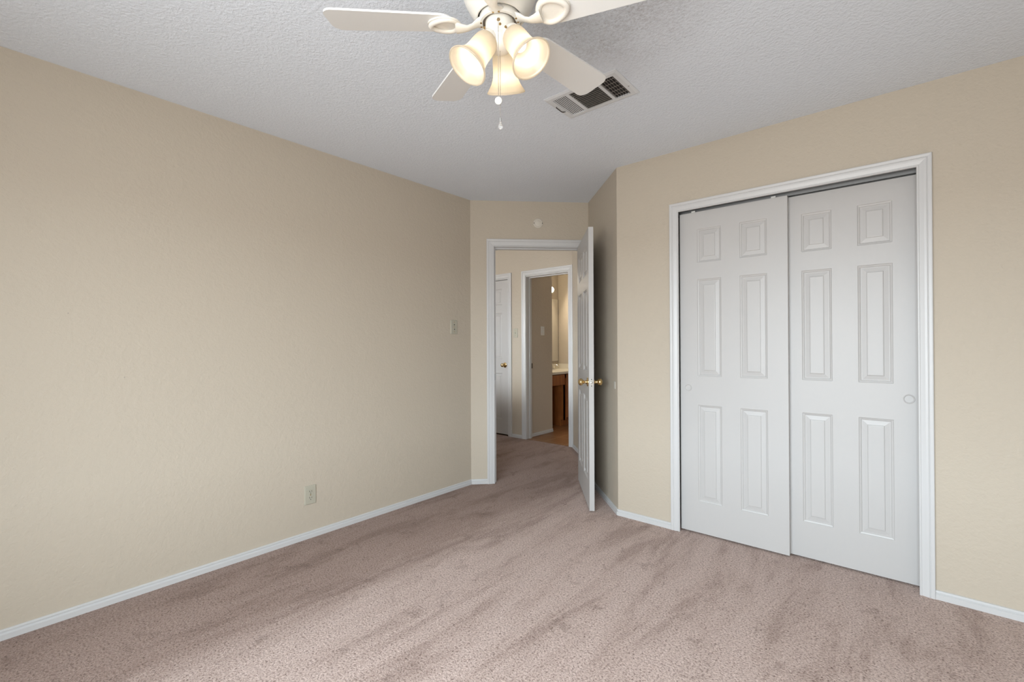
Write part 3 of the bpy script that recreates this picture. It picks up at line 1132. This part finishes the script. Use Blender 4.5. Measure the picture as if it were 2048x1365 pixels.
lathe(bm, [(0.0, Zf(1.905)), (0.0030, Zf(1.9045)), (0.0034, Zf(1.901)), (0.0034, Zf(1.893)), (0.0, Zf(1.893))], 20, Matrix.Translation((c2.x, c2.y, 0)))
link('fob_ferrule', bm, M_STEEL, ch, smooth=True, auto=40)
bm = bmesh.new()
pr = [(0.0, Zf(1.8935)), (0.0032, Zf(1.8932)), (0.0036, Zf(1.889))]
for i in range(10):
    t_ = R(55 - i * 145 / 9)
    pr.append((0.0072 * math.cos(t_) if i < 9 else 0.0, Zf(1.8775) + 0.0078 * math.sin(t_)))
lathe(bm, pr, 24, Matrix.Translation((c2.x, c2.y, 0)))
link('chain_fob', bm, M_VINYL, ch, smooth=True)

# ------------------------------------------------------------------ bathroom: vanity, counter, mirror, lights
VXF, CT = -3.715, 0.800
VY0, VYS, VY1 = BPY - 0.018, 5.545, 6.098
van = empty('vanity_cabinet', (VXF, VYS, -0.004))
tag(van, 'honey oak bathroom vanity cabinet with knee space under the counter', 'vanity')


def V(x0, x1, y0, y1, z0, z1):      # world box in the vanity's frame
    return x0 - VXF, x1 - VXF, y0 - VYS, y1 - VYS, z0 + 0.004, z1 + 0.004


bm = bmesh.new()
bx(bm, *V(-4.195, VXF, VYS, VYS + 0.018, 0.09, 0.758))
bx(bm, *V(-4.195, VXF - 0.02, VYS + 0.018, VY1, 0.09, 0.11))
bx(bm, *V(VXF - 0.02, VXF, VYS, VYS + 0.045, 0.09, 0.758))
bx(bm, *V(VXF - 0.02, VXF, VYS, VY1, 0.70, 0.758))
bx(bm, *V(-4.195, VXF - 0.07, VYS + 0.005, VY1, -0.003, 0.09))
bx(bm, *V(-4.195, -4.18, VY0 + 0.01, VYS, 0.10, 0.758))
link('cabinet_body', bm, M_OAK, van)
bm = bmesh.new()
rbx(bm, *V(VXF - 0.002, VXF + 0.016, VY0 + 0.01, VYS - 0.012, 0.605, 0.752), 0.004)
link('drawer_front', bm, M_OAK, van)
bm = bmesh.new()
rbx(bm, *V(VXF, VXF + 0.018, VYS + 0.04, VYS + 0.30, 0.125, 0.745), 0.005)
rbx(bm, *V(VXF + 0.016, VXF + 0.024, VYS + 0.10, VYS + 0.24, 0.19, 0.68), 0.004)
link('cabinet_door', bm, M_OAK, van)
top = empty('vanity_counter', (VXF, VYS, 0.76))
tag(top, 'cream counter with backsplash on the oak bathroom vanity', 'countertop')
bm = bmesh.new()
rbx(bm, -4.197 - VXF, 0.020, VY0 + 0.004 - VYS, VY1 - VYS, 0.0, 0.040, 0.008)
link('counter_slab', bm, M_COUNTER, top)
bm = bmesh.new()
rbx(bm, -4.198 - VXF, -4.178 - VXF, VY0 + 0.004 - VYS, VY1 - VYS, 0.038, 0.118, 0.003)
rbx(bm, -4.178 - VXF, 0.0, VY1 - 0.02 - VYS, VY1 - VYS, 0.038, 0.118, 0.003)
link('backsplash', bm, M_COUNTER, top)

fct = empty('bathroom_faucet', (-4.055, 5.70, CT + 0.0005))
tag(fct, 'chrome faucet standing on the bathroom counter below the mirror', 'faucet')
bm = bmesh.new()
rbx(bm, -0.026, 0.026, -0.08, 0.08, 0.0, 0.014, 0.005)
lathe(bm, [(0.0, 0.011), (0.018, 0.011), (0.015, 0.03), (0.014, 0.05), (0.0, 0.055)], 20)
tube(bm, [(0, 0, 0.04), (0.02, 0, 0.065), (0.055, 0, 0.078), (0.10, 0, 0.072), (0.12, 0, 0.058)], [0.013, 0.012, 0.011, 0.010, 0.010], 12)
link('spout', bm, M_CHROME, fct, smooth=True, auto=40)
for sy in (-0.055, 0.055):
    bm = bmesh.new()
    lathe(bm, [(0.0, 0.012), (0.016, 0.012), (0.013, 0.03), (0.019, 0.042), (0.021, 0.055), (0.014, 0.066), (0.0, 0.068)], 20, Matrix.Translation((0, sy, 0)))
    tube(bm, [(0, sy, 0.055), (0.02, sy + (0.02 if sy > 0 else -0.02), 0.066), (0.045, sy + (0.04 if sy > 0 else -0.04), 0.07)], 0.006, 10)
    link('faucet_handle', bm, M_CHROME, fct, smooth=True, auto=40)

mir = empty('bathroom_mirror', (-4.20, 5.6, 0.92))
tag(mir, 'tall frameless mirror on the bathroom wall above the counter', 'mirror')
bm = bmesh.new()
bx(bm, 0.0005, 0.006, VY0 + 0.03 - 5.6, 6.085 - 5.6, 0.002, 0.985)
link('mirror_glass', bm, M_MIRROR, mir)
bm = bmesh.new()
bx(bm, 0.0005, 0.0085, 6.085 - 5.6, 6.092 - 5.6, 0.0, 0.99)
bx(bm, 0.0005, 0.0085, VY0 + 0.03 - 5.6, 6.092 - 5.6, -0.006, 0.002)
link('mirror_edge', bm, M_SLAT, mir)

bar = empty('vanity_light', (-4.20, 5.62, 2.03))
tag(bar, 'lit globe bulb light bar above the bathroom mirror', 'vanity light')
bm = bmesh.new()
rbx(bm, 0.0, 0.035, -0.30, 0.30, -0.05, 0.05, 0.006)
link('light_bar', bm, M_CHROME, bar)
for i, yy in enumerate((-0.21, -0.03, 0.15)):
    bm = bmesh.new()
    lathe(bm, [(0.0, 0.0), (0.021, 0.0), (0.019, 0.016), (0.0, 0.016)], 18, axis_matrix((0.035, yy, 0), (1, 0, 0)))
    link('bulb_socket', bm, M_CHROME, bar, smooth=True, auto=40)
    bm = bmesh.new()
    bmesh.ops.create_uvsphere(bm, u_segments=24, v_segments=16, radius=0.047, matrix=Matrix.Translation((0.094, yy, 0)))
    link('globe_bulb', bm, M_GLOBE, bar, smooth=True)
bl = bpy.data.lights.new('vanity_bulbs_light', 'AREA')
bl.shape = 'RECTANGLE'
bl.size, bl.size_y = 0.5, 0.1
bl.energy = 10
bl.color = (1.0, 0.86, 0.66)
bo = bpy.data.objects.new('vanity_bulbs_light', bl)
bo.location = (-4.04, 5.62, 2.03)
bo.rotation_euler = (0, R(-90), 0)
bo.rotation_euler = (0, R(-65), 0)
COL.objects.link(bo)
